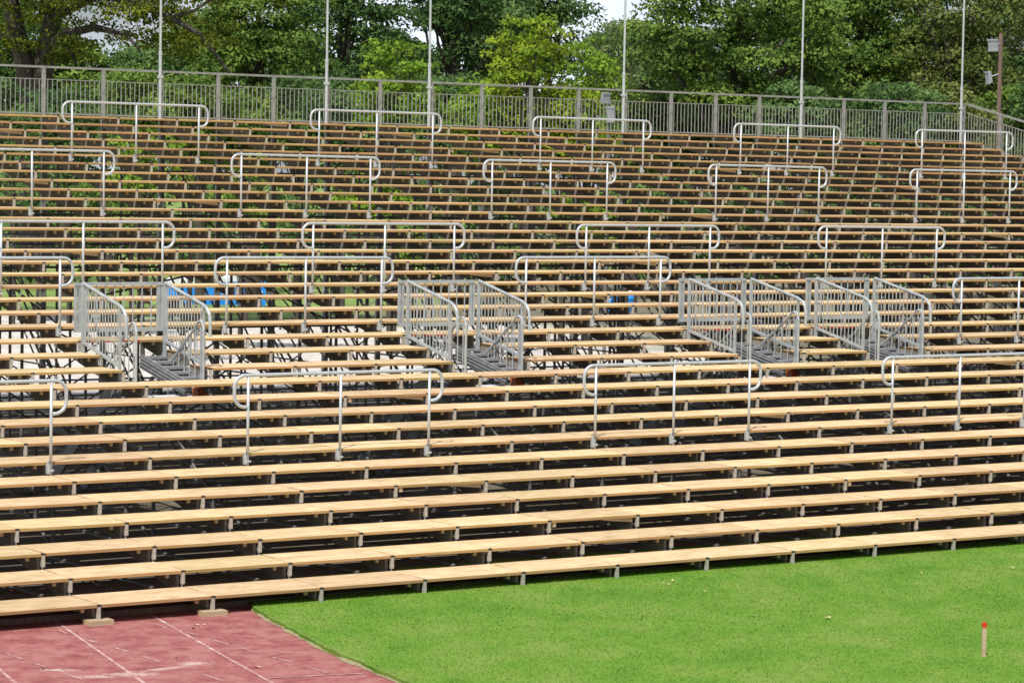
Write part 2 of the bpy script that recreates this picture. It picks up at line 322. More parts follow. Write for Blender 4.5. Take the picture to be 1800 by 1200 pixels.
def tp(px,py,z=-.05):                          # point of the track seen at a pixel of the photograph
    d=rc*((px-900)/4769.9)+uc*(-(py-600)/4769.9)+fw; t=(z-CZ)/d.z; return (d.x*t,d.y*t)
def ext(a,b,ka,kb):
    a=Vector(a);b=Vector(b); return tuple(a-(b-a)*ka),tuple(b+(b-a)*kb)
for a,b in (((103,1095),(253,1200)),((277,1087),(473,1197)),((0,1177),(27,1200))):
    p,q=ext(tp(*a),tp(*b),1.2,2.0); stroke(mk,p,q,.034)
for a,b in (((1115,970),(1205,998)),((1270,1015),(1370,1045)),((1440,1065),(1545,1093)),((1620,1115),(1730,1148)),((975,930),(1045,950)),((440,965),(515,990)),((590,1010),(690,1040)),((755,1060),(845,1088)),((35,1045),(115,1075)),((175,1095),(240,1115)),((330,1150),(430,1178)),((1070,1155),(1180,1190)),((300,915),(350,940)),((810,885),(880,910))):
    stroke(mk,tp(a[0]/3,800+a[1]/3),tp(b[0]/3,800+b[1]/3),.024,-.0455)
stroke(mk,tp(470,1192),tp(640,1183),.03,-.0445)
tag(mk.build('track_line',PAINT),kind='structure')
# grass blades on the lawn in front of the stand
def inpoly(px,py,poly):
    c=np.zeros(len(px),bool); n=len(poly)
    for k in range(n):
        x1,y1=poly[k]; x2,y2=poly[(k+1)%n]
        t=((y1>py)!=(y2>py)); xx=(x2-x1)*(py-y1)/((y2-y1) if y2!=y1 else 1e-9)+x1
        c^=t&(px<xx)
    return c
def blades(n=190000):
    x=RNG.uniform(-3.4,9.5,n*2); y=RNG.uniform(23.6,36.,n*2)
    u=(x-O.x)*EN.x+(y-O.y)*EN.y
    k=inpoly(x,y,EP+[(60,52),(60,-30),(9,-30),(5.5,5)])&(u<.5)&(np.abs(x)<y*.21+1.)
    x=x[k][:n]; y=y[k][:n]; n=len(x)
    a=RNG.uniform(0,2*np.pi,n); h=RNG.uniform(.005,.017,n); wd=RNG.uniform(.003,.006,n); ln=RNG.uniform(-.018,.018,(n,2))
    v=np.zeros((n,3,3),np.float32)
    v[:,0,0]=x-np.cos(a)*wd; v[:,0,1]=y-np.sin(a)*wd; v[:,1,0]=x+np.cos(a)*wd; v[:,1,1]=y+np.sin(a)*wd
    v[:,2,0]=x+ln[:,0]; v[:,2,1]=y+ln[:,1]; v[:,2,2]=h; v[:,:2,2]=-.002
    me=tri_mesh('grass',v.reshape(-1,3),3,BLADE,np.repeat(RNG.random(n),3))
    o=bpy.data.objects.new('grass',me); C.objects.link(o); tag(o,'short bright green grass blades of the lawn in front of the stand','grass',kind='stuff')
def tri_mesh(name,v,k,m,tint):
    nv=len(v); nf=nv//k; me=bpy.data.meshes.new(name)
    me.vertices.add(nv); me.vertices.foreach_set('co',v.astype(np.float32).ravel())
    me.loops.add(nv); me.loops.foreach_set('vertex_index',np.arange(nv,dtype=np.int32))
    me.polygons.add(nf); me.polygons.foreach_set('loop_start',np.arange(0,nv,k,dtype=np.int32))
    try: me.polygons.foreach_set('loop_total',np.full(nf,k,np.int32))
    except Exception: pass
    me.update(calc_edges=True); me.materials.append(m)
    at=me.attributes.new('tint','FLOAT','POINT'); at.data.foreach_set('value',tint.astype(np.float32)); return me
blades()

# ------------------------------------------------------------------ the stand: rows of decking
NR=36
def irange(j):                                    # bays in view, with a margin each side
    a=max(-6,math.floor(-1.6+j*.235)-2); b=math.ceil(10.8+j*.56)+3
    return a,min(27,b)
OPEN=[3,7,11,13]
BW=D-.014; BL=L-.010; TK=.036
SPECIAL={(2,5),(4,4),(3,9),(18,9),(16,10),(35,11),(33,6),(27,5),(34,13),(32,14),(20,4),(26,17),(24,15),(34,23),(30,18),(13,1),(12,13),(14,4),(22,20),(19,12),(28,21),(9,5),(7,9),(10,14),(25,7)}
def deck_mesh(kind):
    mb=MB(); e=.005
    n=2; g=.007; wd=(BW-g)/n
    for q in range(n):
        y0=q*(wd+g); dz=(.0,-.0025)[q] if kind%2 else (-.002,0)[q]
        x0,x1=e,e+BL; z1=dz; z0=-TK+dz
        b=.004                                     # eased front arris
        vs=[(x0,y0,z0),(x1,y0,z0),(x1,y0,z1-b),(x0,y0,z1-b),(x0,y0+b,z1),(x1,y0+b,z1),(x1,y0+wd,z1),(x0,y0+wd,z1),(x0,y0+wd,z0),(x1,y0+wd,z0)]
        mb.add(vs,[(0,1,2,3)],1); mb.add(vs,[(3,2,5,4),(4,5,6,7)],0); mb.add(vs,[(7,6,9,8),(0,8,9,1),(0,3,4,7,8),(1,9,6,5,2)],1)
    x=.895*L; mb.box((x-.019,.10,-TK-.056),(x+.019,.14,-TK-.0025),2)   # cleat under the boards
    if kind>=4:                                    # bays with an extra sloping plank below
        mb.box((.055,.01,-TK-.055),(.10,BW-.1,-TK-.003),2)
        R=Matrix.Rotation(.12,4,'Y')
        vs=[(L*.62,.03,-TK-.004),(L-.06,.03,-TK-.004),(L-.06,.03,-TK-.058),(L*.62,.03,-TK-.02),(L*.62,.30,-TK-.004),(L-.06,.30,-TK-.004),(L-.06,.30,-TK-.058),(L*.62,.30,-TK-.02)]
        mb.add(vs,[(0,3,2,1),(1,2,6,5),(2,3,7,6),(0,4,7,3),(4,5,6,7)],2)
    return mb.mesh('deck_board',[WOOD,WOODE,CLEAT])
DECKS=[deck_mesh(k) for k in range(5)]
def post_mesh(depth,rod):
    mb=MB()
    mb.box((-.0185,-.004,-depth),(.0185,.034,-.022),0)
    mb.box((-.024,-.007,-.022),(.024,.040,-.003),1)
    if rod:
        mb.tube([(-.004,.02,-depth),(-.004,.02,-depth-.13)],.009,6,2); mb.box((-.018,.004,-depth-.150),(.008,.030,-depth-.125),2)
    return mb.mesh('support_post',[POSTM,DARK,GALV])
POST=post_mesh(H-.004,True); POST_G=post_mesh(zr(0)+.01,False); POST_T=post_mesh(zr(0)+.01,False)
ORD=['lowest','second','third','fourth','fifth','sixth','seventh','eighth','ninth','tenth','eleventh','twelfth','thirteenth','fourteenth','fifteenth','sixteenth','seventeenth','eighteenth','nineteenth','twentieth','twenty-first','twenty-second','twenty-third','twenty-fourth','twenty-fifth','twenty-sixth']
def rowlabel(j):
    if j==0: return 'lowest row of pale plank decking, resting on the lawn and the red track'
    if j==1: return 'second row of pale plank decking above the lawn, wide boards in full sun'
    if j==NR-1: return 'topmost row of orange-brown plank decking, directly in front of the grey fence'
    if j==6: return 'seventh plank row from the lawn, carrying the frontmost line of handrail barriers'
    if j==10: return 'eleventh plank row from the lawn, unbroken just in front of the four stairway openings'
    if j==11: return 'lower of the two plank rows cut by the stairway openings'
    if j==12: return 'upper of the two plank rows cut by the stairway openings'
    if j==13: return 'plank row crossing behind the stairway openings with red marks on its edge'
    if j==17: return 'eighteenth plank row from the lawn, with a line of galvanised barriers standing on it'
    if j==24: return 'twenty-fifth plank row from the lawn, carrying the second line of barriers from the top'
    if j==30: return 'sixth plank row below the fence, carrying the uppermost line of barriers'
    if j>=26: return ['topmost','second','third','fourth','fifth','sixth','seventh','eighth','ninth','tenth'][35-j]+' plank row counted down from the grey fence, thin orange edges'
    return ORD[j]+' plank row counted up from the lawn, long sunlit boards on short steel posts'
for j in range(NR):
    a,b=irange(j); z=zr(j); root=empty('plank_row',S(a,j,z),TH)
    tag(root,rowlabel(j),'plank row','stepped rows of plank decking in the stand')
    for i in range(a,b):
        if j in (11,12) and i in OPEN: continue
        kd=4 if (j,i) in SPECIAL else random.randrange(4)
        o=inst('deck_board',DECKS[kd],root,((i-a)*L,0,random.uniform(-.0015,.0015)))
        if kd==4: o['label']='board bay with an extra sloping plank fixed underneath'
    for i in range(a,b+1):
        if j in (11,12) and (i-1 in OPEN and i in OPEN): continue
        inst('support_post',POST_G if j==0 else POST,root,((i-a)*L,0,0))
    if j==13:
        for i in OPEN:
            for (u,v) in ((.02,.10),(.12,.16),(.27,.36),(.44,.56),(.62,.70)):
                mb=MB(); mb.box((u*L,-.003,-.034),(v*L,.0,-.006)); mb.build('red_marking',REDW,root,((i-a)*L,0,0))
# footing blocks on the track
for i,lab in ((0,'small wooden footing block under a steel post on the track, the left one'),(1,'small wooden footing block under a steel post on the track, nearer the lawn')):
    mb=MB(); mb.box((-.14,-.08,-.05),(.13,.10,.001)); o=mb.build('footing_block',CLEAT,None,S(i,0,0)); o.rotation_euler=(0,0,TH); tag(o,lab,'wood block','footing blocks on the track')

# ------------------------------------------------------------------ scaffold under the rows
sroot=empty('support_scaffold',S(12,18,0),TH)
tag(sroot,'dark steel scaffold of stringers, tubes and braces filling the space under the plank rows','scaffold')
sx=lambda i:(i-12)*L
sy=lambda j:(j-18)*D
for i in range(-6,28):
    mb=MB(); j0=0 if i<15 else max(0,int((i-14.5)/.56)-1); j1=NR if i>=6 else min(NR,max(3,int((i+4.6)/.235)+1))
    top=[];
    for j in range(j0,j1):
        if j in (11,12) and (i in OPEN and i-1 in OPEN): pass
        zt=zr(j)-TK-.004
        top.append((sy(j)+.13,zt)); top.append((sy(j+1)+.125,zt))
    bot=[(sy(j1)+.14,zr(j1-1)-.165),(sy(j0)+.045,max(.0,zr(j0)-.165-H))]
    if j0==0: bot=[(sy(j1)+.14,zr(j1-1)-.165),(sy(1.3),.03),(sy(j0)+.045,.02)]
    # split the saw-tooth plate into quads so that it tessellates cleanly
    def zb(y):
        pts=sorted([(p[0],p[1]) for p in bot])
        for q in range(len(pts)-1):
            if pts[q][0]<=y<=pts[q+1][0]+1e-6:
                t=(y-pts[q][0])/(pts[q+1][0]-pts[q][0]); return pts[q][1]*(1-t)+pts[q+1][1]*t
        return pts[-1][1]
    for q in range(0,len(top),2):
        y0,y1,zt=top[q][0],top[q+1][0]+.003,top[q][1]
        X0,X1=sx(i)-.018,sx(i)+.014
        jj=j0+q//2; off=.12 if jj<14 else .075 if jj<19 else .17; b0,b1=max(.01,min(zt-.03,zr(jj)-H-off)),max(.01,min(zt-.03,zr(jj)-off))
        vs=[(X0,y0,b0),(X0,y1,b1),(X0,y1,zt),(X0,y0,zt),(X1,y0,b0),(X1,y1,b1),(X1,y1,zt),(X1,y0,zt)]
        mb.add(vs,[(0,3,2,1),(4,5,6,7),(3,7,6,2),(0,1,5,4),(0,4,7,3),(1,2,6,5)],0)
        if random.random()<.7: mb.box((X0-.04,(y0+y1)/2-.01,zt-.10),(X0+.002,(y0+y1)/2+.012,zt-.078),1)
        if random.random()<.35: mb.box((X0-.05,(y0*.3+y1*.7),zt-.16),(X0+.002,(y0*.3+y1*.7)+.02,zt-.14),1)
    mb.build('stringer',[PLY,POSTM],sroot)
    fr=MB(); ups=[j for j in range(1,37,5) if j0<=j<=j1]
    if not ups: continue
    for j in ups: fr.tube([(sx(i)+.05,sy(j),-.1),(sx(i)+.05,sy(j),max(.1,zr(j)-.24))],.024,6)
    for k in range(len(ups)-1):
        ja,jb=ups[k],ups[k+1]; za,zb_=zr(ja)-.3,zr(jb)-.3
        if zb_>.7: fr.tube([(sx(i)+.08,sy(ja),.10),(sx(i)+.08,sy(jb),min(zb_,3.2))],.019,5)
        if zb_>1.2 and i%2: fr.tube([(sx(i)+.08,sy(ja),.9),(sx(i)+.08,sy(jb),.9)],.018,5)
        if zb_>3.4 and i%2: fr.tube([(sx(i)+.08,sy(ja),3.3),(sx(i)+.08,sy(jb),3.3)],.018,5)
    fr.tube([(sx(i)+.05,sy(ups[0])-.1,.02),(sx(i)+.05,sy(ups[-1])+.1,.02)],.022,5)
    fr.build('frame',SCAF,sroot)
for j in range(6,37,5):                            # ledgers and cross braces along the rows
    a,b=irange(j); a=max(a,-3); mb=MB(); zt=zr(j)-.45
    for zz in [q for q in (.35,3.3) if q<zt-.3]+[zt]:
        mb.tube([(sx(a),sy(j)+.06,zz),(sx(b),sy(j)+.06,zz)],.020,5)
    k=0
    for i in range(a,b,2):
        if zt>1.0:
            lo,hi=(.3,min(zt,1.9)); 
            if k%2: lo,hi=hi,lo
            mb.tube([(sx(i),sy(j)+.10,lo),(sx(min(i+2,b)),sy(j)+.10,hi)],.017,5)
            if zt>2.4:
                mb.tube([(sx(i),sy(j)+.10,hi+.6 if hi>lo else zt),(sx(min(i+2,b)),sy(j)+.10,zt if hi>lo else 1.8)],.017,5)
        k+=1
    mb.build('cross_brace',SCAF,sroot)

# ------------------------------------------------------------------ barriers on the rows
BH=1.112
def barrier_meshes():
    r=.0218
    m1=MB(); R=.145
    pts=[(-L-.045,0,BH-2*R-.11)]
    left=[(-L-.02,0,BH-2*R-.10)]+arc(-L-.045,BH-R-.10,R,270,180,7)+arc(-L-.045,BH-R,R,180,90,7)
    right=arc(L+.045,BH-R,R,90,0,7)+arc(L+.045,BH-R-.10,R,0,-90,7)+[(L+.02,0,BH-2*R-.10)]
    m1.tube(left+right,r,10); top=m1.mesh('top_rail',GALV)
    m2=MB(); m2.tube([(0,0,-.02),(0,0,BH-.012)],.0178,10); post=m2.mesh('post',GALV)
    m3=MB(); m3.box((-.05,-.022,.02),(-.018,.030,.13)); m3.box((-.030,-.028,.045),(.030,.032,.07)); m3.tube([(-.034,.0,.13),(-.034,.0,.17)],.012,6); cl=m3.mesh('clamp',GALV)
    for me in (top,post): me.polygons.foreach_set('use_smooth',[True]*len(me.polygons))
    return top,post,cl
TOP,BPOST,CLAMP=barrier_meshes()
def barrier(j,i,label):
    z=zr(j-1); root=empty('crush_barrier',S(i+1,j,z)-EN*.03,TH); tag(root,label,'barrier','galvanised looped barriers standing on the plank rows')
    inst('top_rail',TOP,root)
    root.rotation_euler=(random.uniform(-.004,.004),random.uniform(-.003,.003),TH+random.uniform(-.004,.004))
    for q in (-1,0,1):
        p=inst('post',BPOST,root,(q*L,0,0)); inst('clamp',CLAMP,p)
LINES=[(6,(-1,3,7,11),'frontmost line of looped barriers',['leftmost barrier, cut by the picture edge, in the ','second barrier from the left in the ','third barrier from the left in the ','rightmost barrier, cut by the picture edge, in the ']),
(14,(1,5,9),'line behind the stairway railings',['leftmost looped barrier, cut by the picture edge, in the ','looped barrier between the first two stairways in the ','looped barrier between the second and third stairways in the ']),
(17,(3,7,11,15),'middle line just above the stairways',['leftmost looped barrier, above the first stairway, in the ','looped barrier above the second stairway in the ','looped barrier above the third stairway in the ','looped barrier above the fourth stairway in the ']),
(24,(4,8,12,16,20),'second line from the top',['leftmost looped barrier, cut by the picture edge, in the ','second looped barrier from the left in the ','third looped barrier from the left in the ','fourth looped barrier from the left in the ','rightmost looped barrier in the ']),
(30,(7,11,15,19,23),'topmost line',['leftmost looped barrier in the ','second looped barrier from the left in the ','middle looped barrier in the ','fourth looped barrier from the left in the ','rightmost looped barrier in the '])]
for j,ii,ln,labs in LINES:
    for i,lb in zip(ii,labs): barrier(j,i,lb+ln)
barrier(12,15,'looped barrier right of the fourth stairway, cut by the right picture edge')

# ------------------------------------------------------------------ stairway openings with their railings
STL=['stairway opening with grey railings furthest left, beside the blue toilets behind','stairway opening with grey railings in the middle left, the second from the left','stairway opening with grey railings third from the left, close to the fourth','rightmost stairway opening with grey railings, behind the right end of a front barrier']
for n,i0 in enumerate(OPEN):
    root=empty('stairway',S(i0,11,0),TH); tag(root,STL[n],'stairway','stairway openings in the plank rows')
    y=lambda j:(j-11)*D
    for side,(x,jb) in enumerate(((0,12.86),(.955*L,12.86))):
        mb=MB(); zt0,zt1=3.03,2.775; jf=11.18
        mb.tube([(x,y(jb),zt0),(x,y(jf),zt1),(x,y(jf)-.10,zt1-.045),(x,y(jf)-.175,zt1-.12),(x,y(jf)-.20,zt1-.22),(x,y(jf)-.20,zt1-.42)],.0235,8)
        mb.bar((x,y(jb),zr(12)-.13),(x,y(jb),zt0),.042,.042); mb.bar((x,y(jf),zr(10)-.0),(x,y(jf),zt1-.01),.036,.036)
        z0,z1=2.225,1.965
        mb.bar((x,y(jb),z0),(x,y(jf),z1),.025,.04)
        nb=13
        for q in range(1,nb):
            t=q/nb; yy=y(jb)*(1-t)+y(jf)*t
            mb.tube([(x,yy,z0*(1-t)+z1*t),(x,yy,zt0*(1-t)+zt1*t)],.0085,5)
        mb.build('side_railing',RAILG,root)
        # handrail that goes down into the opening
        hb=MB(); xx=x+(.13 if side==0 else -.02); yp=y(11.0 if side==0 else 11.25); zp=2.56
        bk=y(12.45) if side==0 else y(12.9)
        hb.tube([(xx,yp-.10,1.75),(xx,yp-.10,zp-.12),(xx,yp-.07,zp-.03),(xx,yp,zp),(xx,yp+.08,zp-.03),(xx,yp+.18,zp-.12),(xx,bk,zp-.80)],.019,8)
        hb.tube([(xx+.05,yp-.06,zp-.16),(xx+.05,yp+.10,zp-.12),(xx+.05,bk,zp-.90)],.013,6)
        hb.tube([(xx,yp-.10,1.80),(xx,bk-.1,1.30)],.013,6)
        for q in range(7):
            t=(q+.5)/7; yy=(yp-.1)*(1-t)+(bk-.1)*t; zt=zp-.12-max(0,(yy-yp-.18))*.68/(bk-yp-.18)
            hb.tube([(xx,yy,1.80-.5*t),(xx,yy,zt)],.0085,5)
        hb.build('handrail',RAILG,root)
    rb=MB(); yr=y(13.2); xa,xb=.02*L,.985*L
    rb.bar((xa-.05,yr,3.01),(xb+.03,yr,3.01),.045,.045); rb.bar((xa-.05,yr,2.37),(xb+.03,yr,2.37),.045,.05)
    for xq in (xa-.03,xa+.03,xb-.03,xb+.02): rb.bar((xq,yr+.002,2.345),(xq,yr+.002,3.0),.04,.03)
    for q in range(1,9): 
        xq=xa+(xb-xa)*q/9; rb.tube([(xq,yr,2.37),(xq,yr,3.0)],.0095,5)
    rb.build('rear_railing',RAILG,root)
    st=MB()
    for x in (.74*L,.985*L):
        st.bar((x,y(13.1),1.93),(x,y(11.1),1.66),.03,.19)
        for dz in (-.05,0,.05): st.bar((x-.02,y(13.1),1.93+dz),(x-.02,y(11.1),1.66+dz),.012,.012)
    for q in range(6):
        t=q/5; yy=y(12.95)*(1-t)+y(11.15)*t; zz=1.99*(1-t)+1.72*t
        st.box((.755*L,yy-.11,zz-.02),(.975*L,yy+.11,zz+.012))
    for q in range(9):                             # flight going down and back
        yy=y(13.4)+q*.26; zz=1.62-q*.19
        st.box((.50*L,yy,zz-.03),(.95*L,yy+.27,zz))
    for x in (.49*L,.95*L): st.bar((x,y(13.3),1.62),(x,y(13.3)+2.4,1.62-1.75),.03,.2)
    st.build('stair_flight',GRATE,root)
    tr=MB(); tr.box((.40*L,y(11.75),1.50),(.93*L,y(11.45),1.53)); tr.box((.40*L,y(11.44),1.44),(.93*L,y(11.46),1.52))
    tr.build('bottom_tread',WHITE if n!=3 else CLEAT,root)
    if n!=3:
        ob=MB(); ob.box((.90*L,y(11.20),1.44),(1.02*L,y(11.42),1.64)); ob.build('end_plate',ORANGE,root)

# ------------------------------------------------------------------ fence along the back
ZB,ZT=5.2,6.635
def fence(name,label,grp,org,rot,nb,slope,posts_extra=0):
    root=empty(name,org,rot); tag(root,label,'fence',grp); 
    return root
fr=fence('rear_fence','long grey metal picket fence along the top of the stand','metal fences',S(7,36.05,0),TH,21,0)
i_a,i_b=4,27
mb=MB(); mb.bar(((i_a-7)*L,0,ZT),(20*L,0,ZT),.05,.042); mb.build('top_rail',FENCE,fr)
pm=MB(); pm.box((-.034,-.03,.0),(.034,.03,ZT-.02)); PM=pm.mesh('fence_post',FENCE)
pk=MB(); npk=12
for q in range(npk):
    x=.09+(L-.18)*q/(npk-1); pk.box((x-.0068,-.008,5.72),(x+.0068,.008,6.385))
pk.bar((.04,0,6.39),(L-.04,0,6.39),.022,.016); pk.bar((.04,0,5.71),(L-.04,0,5.71),.03,.03)
PK=pk.mesh('picket_panel',FENCE)
for i in range(i_a,i_b+1):
    inst('fence_post',PM,fr,((i-7)*L,0,0))
    if i<i_b: inst('picket_panel',PK,fr,((i-7)*L,0,0))
sf=empty('side_fence',S(27.04,36.05,0),TH); tag(sf,'shorter grey metal picket fence sloping down the right end of the stand','fence','metal fences')
SL=H/D; LEN=16*D
mb=MB(); mb.bar((0,-.03,ZT),(0,-LEN,ZT-LEN*SL),.05,.045); mb.build('top_rail',FENCE,sf)
for k in range(0,9):
    yy=-.02-k*1.25
    if k: m2=MB(); m2.box((-.03,yy-.04,0),(.03,yy+.04,ZT+yy*SL-.02)); m2.build('fence_post',FENCE,sf)
    m3=MB()
    for q in range(1,12):
        y2=yy-q*1.25/12; m3.box((-.009,y2-.0085,ZT+y2*SL-.92),(.009,y2+.0085,ZT+y2*SL-.22))
    m3.bar((0,yy-.04,ZT+yy*SL-.22),(0,yy-1.2,ZT+(yy-1.2)*SL-.22),.022,.016); m3.bar((0,yy-.04,ZT+yy*SL-.92),(0,yy-1.2,ZT+(yy-1.2)*SL-.92),.03,.03)
    m3.build('picket_panel',FENCE,sf)
# thin masts
ML=['thin grey mast furthest left, rising in front of the big oak','thin grey mast second from the left, rising from the fence','thin grey mast beside the bright green round tree, third from the left','thin grey mast rising beside the pale gap of sky, fourth from the left','thin grey mast in front of the big green tree, second from the right','thin grey mast at the right corner of the fence']
for k,i in enumerate((9.955,12.955,14.925,18.928,22.944,26.892)):
    root=empty('mast',S(i,36.0,0),TH); tag(root,ML[k],'mast','thin masts along the rear fence')
    rt=(-.012,-.008,-.004,0,.002,.004)[k]*0
    mb=MB(); mb.tube([(0,-.02,0),(0,-.02,7.02)],.034,8); mb.tube([(0,-.02,6.96),(0,-.02,7.04)],.039,8); mb.box((-.05,-.06,6.5),(.05,.02,6.55)); mb.build('lower_tube',POLE,root)
    mb=MB(); mb.tube([(0,-.02,7.0),(0,-.02,15.5)],[.025,.021],8); mb.build('upper_tube',POLE,root)

# ------------------------------------------------------------------ floodlight poles
def flood(label,x,y,topz,r,mt,lamps):
    root=empty('floodlight_pole',(x,y,gz(x,y)),0); tag(root,label,'lamp post','floodlight poles behind the stand')
    g=gz(x,y); mb=MB(); mb.tube([(0,0,0),(0,0,topz-g)],[r,r*.85],10); mb.build('pole',mt,root)
    for (dx,z,wd,hh,tilt,arm) in lamps:
        lo=MB(); R=Matrix.Translation((dx,-.25,z-g))@Matrix.Rotation(tilt,4,'Z')@Matrix.Rotation(.25,4,'X')
        lo.box((-wd/2,-.05,-hh/2),(wd/2,.07,hh/2),0,R)
        lo.box((-wd/2-.02,-.065,-hh/2-.02),(wd/2+.02,-.05,-hh/2+.02),0,R); lo.box((-wd/2-.02,-.065,hh/2-.02),(wd/2+.02,-.05,hh/2+.02),0,R)
        l=lo.build('lamp_head',LAMP,root); 
        ar=MB(); ar.tube([(0,0,z-g+arm),(dx*.6,-.12,z-g+arm*.4),(dx,-.18,z-g)],.022,6); ar.build('bracket',LAMP,root)
flood('brown wooden pole with two floodlights behind the right end of the fence',13.47,76,8.85,.068,TIMBER,[(-.25,8.52,.26,.30,-.5,.05),(-.36,7.62,.14,.32,-1.0,.12)])
flood('grey floodlights on a low pole glimpsed behind the fence pickets, left of a mast',2.42,71,6.75,.05,SCAF,[(-.10,6.72,.20,.24,.4,.05),(.04,6.30,.20,.38,-.4,.1)])

# ------------------------------------------------------------------ trees
def px3(px,py,Y): return ((px-900)/4770*Y, CZ+(316+(px-900)*.0177-py)/4770*Y)
def crown_mesh(name,clumps,leaf,lm,per,seed):
    rg=np.random.default_rng(seed); V=[];T=[];CN=[]
    for (cx,cy,cz,rx,ry,rz,tint) in clumps:
        n=int(per*(rx*rz)); 
        if n<8: n=8
        d=rg.normal(size=(n,3)); d/=np.linalg.norm(d,axis=1)[:,None]; d[:,2]=np.where(d[:,2]<-.25,-d[:,2]*.8,d[:,2])
        rr=rg.uniform(.45,1.08,n)**.7; c=np.array([cx,cy,cz])+d*rr[:,None]*np.array([rx,ry,rz])
        nr=d*.5+rg.normal(size=(n,3))*.55+np.array([0,0,.35]); nr/=np.linalg.norm(nr,axis=1)[:,None]
        t=rg.normal(size=(n,3)); t-=nr*(t*nr).sum(1)[:,None]; t/=np.linalg.norm(t,axis=1)[:,None]; b=np.cross(nr,t)
        s=leaf*rg.uniform(.55,1.25,n)[:,None]; q=np.stack([c-t*s,c-b*s*.55,c+t*s,c+b*s*.55],1); V.append(q.reshape(-1,3))
        T.append(np.repeat(np.clip(tint+rg.normal(0,.18,n),0,1),4)); CN.append(np.repeat(d,4,axis=0))
    me=tri_mesh(name,np.concatenate(V),4,lm,np.concatenate(T)); at=me.attributes.new('clump','FLOAT_VECTOR','POINT'); at.data.foreach_set('vector',np.concatenate(CN).astype(np.float32).ravel()); return me
def tree(label,x,y,zc,rx,ry,rz,kind,ncl=60,leaf=.11,per=330,seed=1,trunk=.22,base=None,csize=(.7,1.35),group='trees behind the stand',name='broadleaf_tree',holes=(),cat='tree',extra=(),lean=(0,0),shell=.55,limbs=22):
    rg=random.Random(seed); g=gz(x,y); root=empty(name,(x,y,g)); tag(root,label,cat,group)
    cl=[]
    for k in range(ncl):
        while True:
            d=Vector((rg.gauss(0,1),rg.gauss(0,1),rg.gauss(0,1))).normalized(); rr=rg.uniform(shell,1)**.6 if rg.random()<.75 else rg.random()
            p=Vector((d.x*rx*rr,d.y*ry*rr,d.z*rz*rr+zc-g))
            wx=x+p.x; wy=y+p.y; wz=g+p.z
            ppx=900+wx/wy*4770; ppz=316+(ppx-900)*.0177-(wz-CZ)/wy*4770
            if p.z<.5: continue
            if any(((ppx-hx)/hw)**2+((ppz-hz)/hh)**2<1 for hx,hz,hw,hh in holes): continue
            break
        s=rg.uniform(*csize); cl.append((p.x,p.y,p.z,s,s,s*rg.uniform(.5,.75),rg.betavariate(2.2,2.2)))
    cl+=list(extra)
    me=crown_mesh('crown',cl,leaf,LF[kind],per,seed); inst('crown',me,root)
    tb=MB(); top=Vector((lean[0],lean[1],zc-g+rz*.3))
    bz=[Vector((0,0,-.1)),Vector((top.x*.25+rg.uniform(-.1,.1),0,top.z*.35)),Vector((top.x*.6,rg.uniform(-.2,.2),top.z*.7)),top]
    tb.tube(bz,[trunk*1.25,trunk,trunk*.65,trunk*.25],9) if limbs else None
    for k in range(min(len(cl),limbs)):
        c=Vector(cl[k][:3]); t=rg.uniform(.3,.85); s=Vector((top.x*t,0,top.z*t))
        if c.z<s.z*.6: s=Vector((top.x*.35,0,top.z*.35))
        m=s.lerp(c,.5)+Vector((rg.uniform(-.3,.3),rg.uniform(-.3,.3),rg.uniform(0,.5)))
        tb.tube([s,m,c],[trunk*.38,trunk*.22,trunk*.06],5)
    if limbs: tb.build('trunk',BARK,root,smooth=True)
    return root
def T(label,px,py,rpx,rpy,Y,kind,**k):
    X,Z=px3(px,py,Y); s=Y/4770; return tree(label,X,Y,Z,rpx*s,k.pop('ry',rpx*s*.8),rpy*s,kind,**k)
SKY=[(205,62,34,11),(160,68,20,8),(338,22,20,22),(292,86,17,8),(232,94,17,8),(190,90,13,6)]
def oak():
    X,Z=px3(150,-60,86)
    root=tree('large oak with dark forked trunk and olive leaves filling the top left corner',X,86,Z,6.4,4.5,3.6,'olive',ncl=380,leaf=.075,per=480,seed=11,trunk=.05,csize=(.35,.85),holes=SKY,shell=.2,limbs=0)
    g=gz(X,86)
    def P(px,py,dy=0): x,z=px3(px,py,86+dy); return (x-X,dy,z-g)
    tb=MB()
    tb.tube([P(60,460),P(58,260),P(50,170),P(38,110),P(22,50),P(8,-20),P(-10,-90)],[.55,.46,.40,.31,.28,.25,.2],10)
    tb.tube([P(58,240),P(66,150),P(78,80),P(90,20),P(100,-60)],[.40,.36,.30,.28,.2],10)
    tb.tube([P(78,85),P(110,60,-.6),P(160,50,-1),P(215,62,-1.4),P(240,90,-1.6)],[.2,.16,.12,.07,.04],7)
    tb.tube([P(88,30),P(170,-10,-.6),P(280,25,-1.2),P(345,62,-1.4),P(388,118,-1.5),P(400,130,-1.5)],[.2,.16,.11,.07,.045,.02],7)
    tb.tube([P(300,32,-1.2),P(335,20,-1.3),P(375,-5,-1.4)],[.07,.05,.03],6)
    tb.tube([P(120,56,-.6),P(118,90,-.8),P(128,112,-1)],[.11,.08,.05],6)
    tb.tube([P(30,80),P(12,70,.5),P(-30,40,1)],[.15,.12,.08],6)
    tb.build('trunk',BARK,root,smooth=True)
oak()
T('mid green leafy tree standing right of the big oak',445,85,110,165,98,'green',ncl=110,leaf=.095,per=420,seed=12,csize=(.6,1.15))
T('bluish green tree behind the second mast, its crown leaving the frame',590,20,110,190,104,'deep',ncl=95,leaf=.10,per=400,seed=13,csize=(.6,1.2))
T('tall dark tree with bare dark stem behind the third mast',790,20,115,210,108,'deep',ncl=85,leaf=.10,per=380,seed=14,trunk=.35)
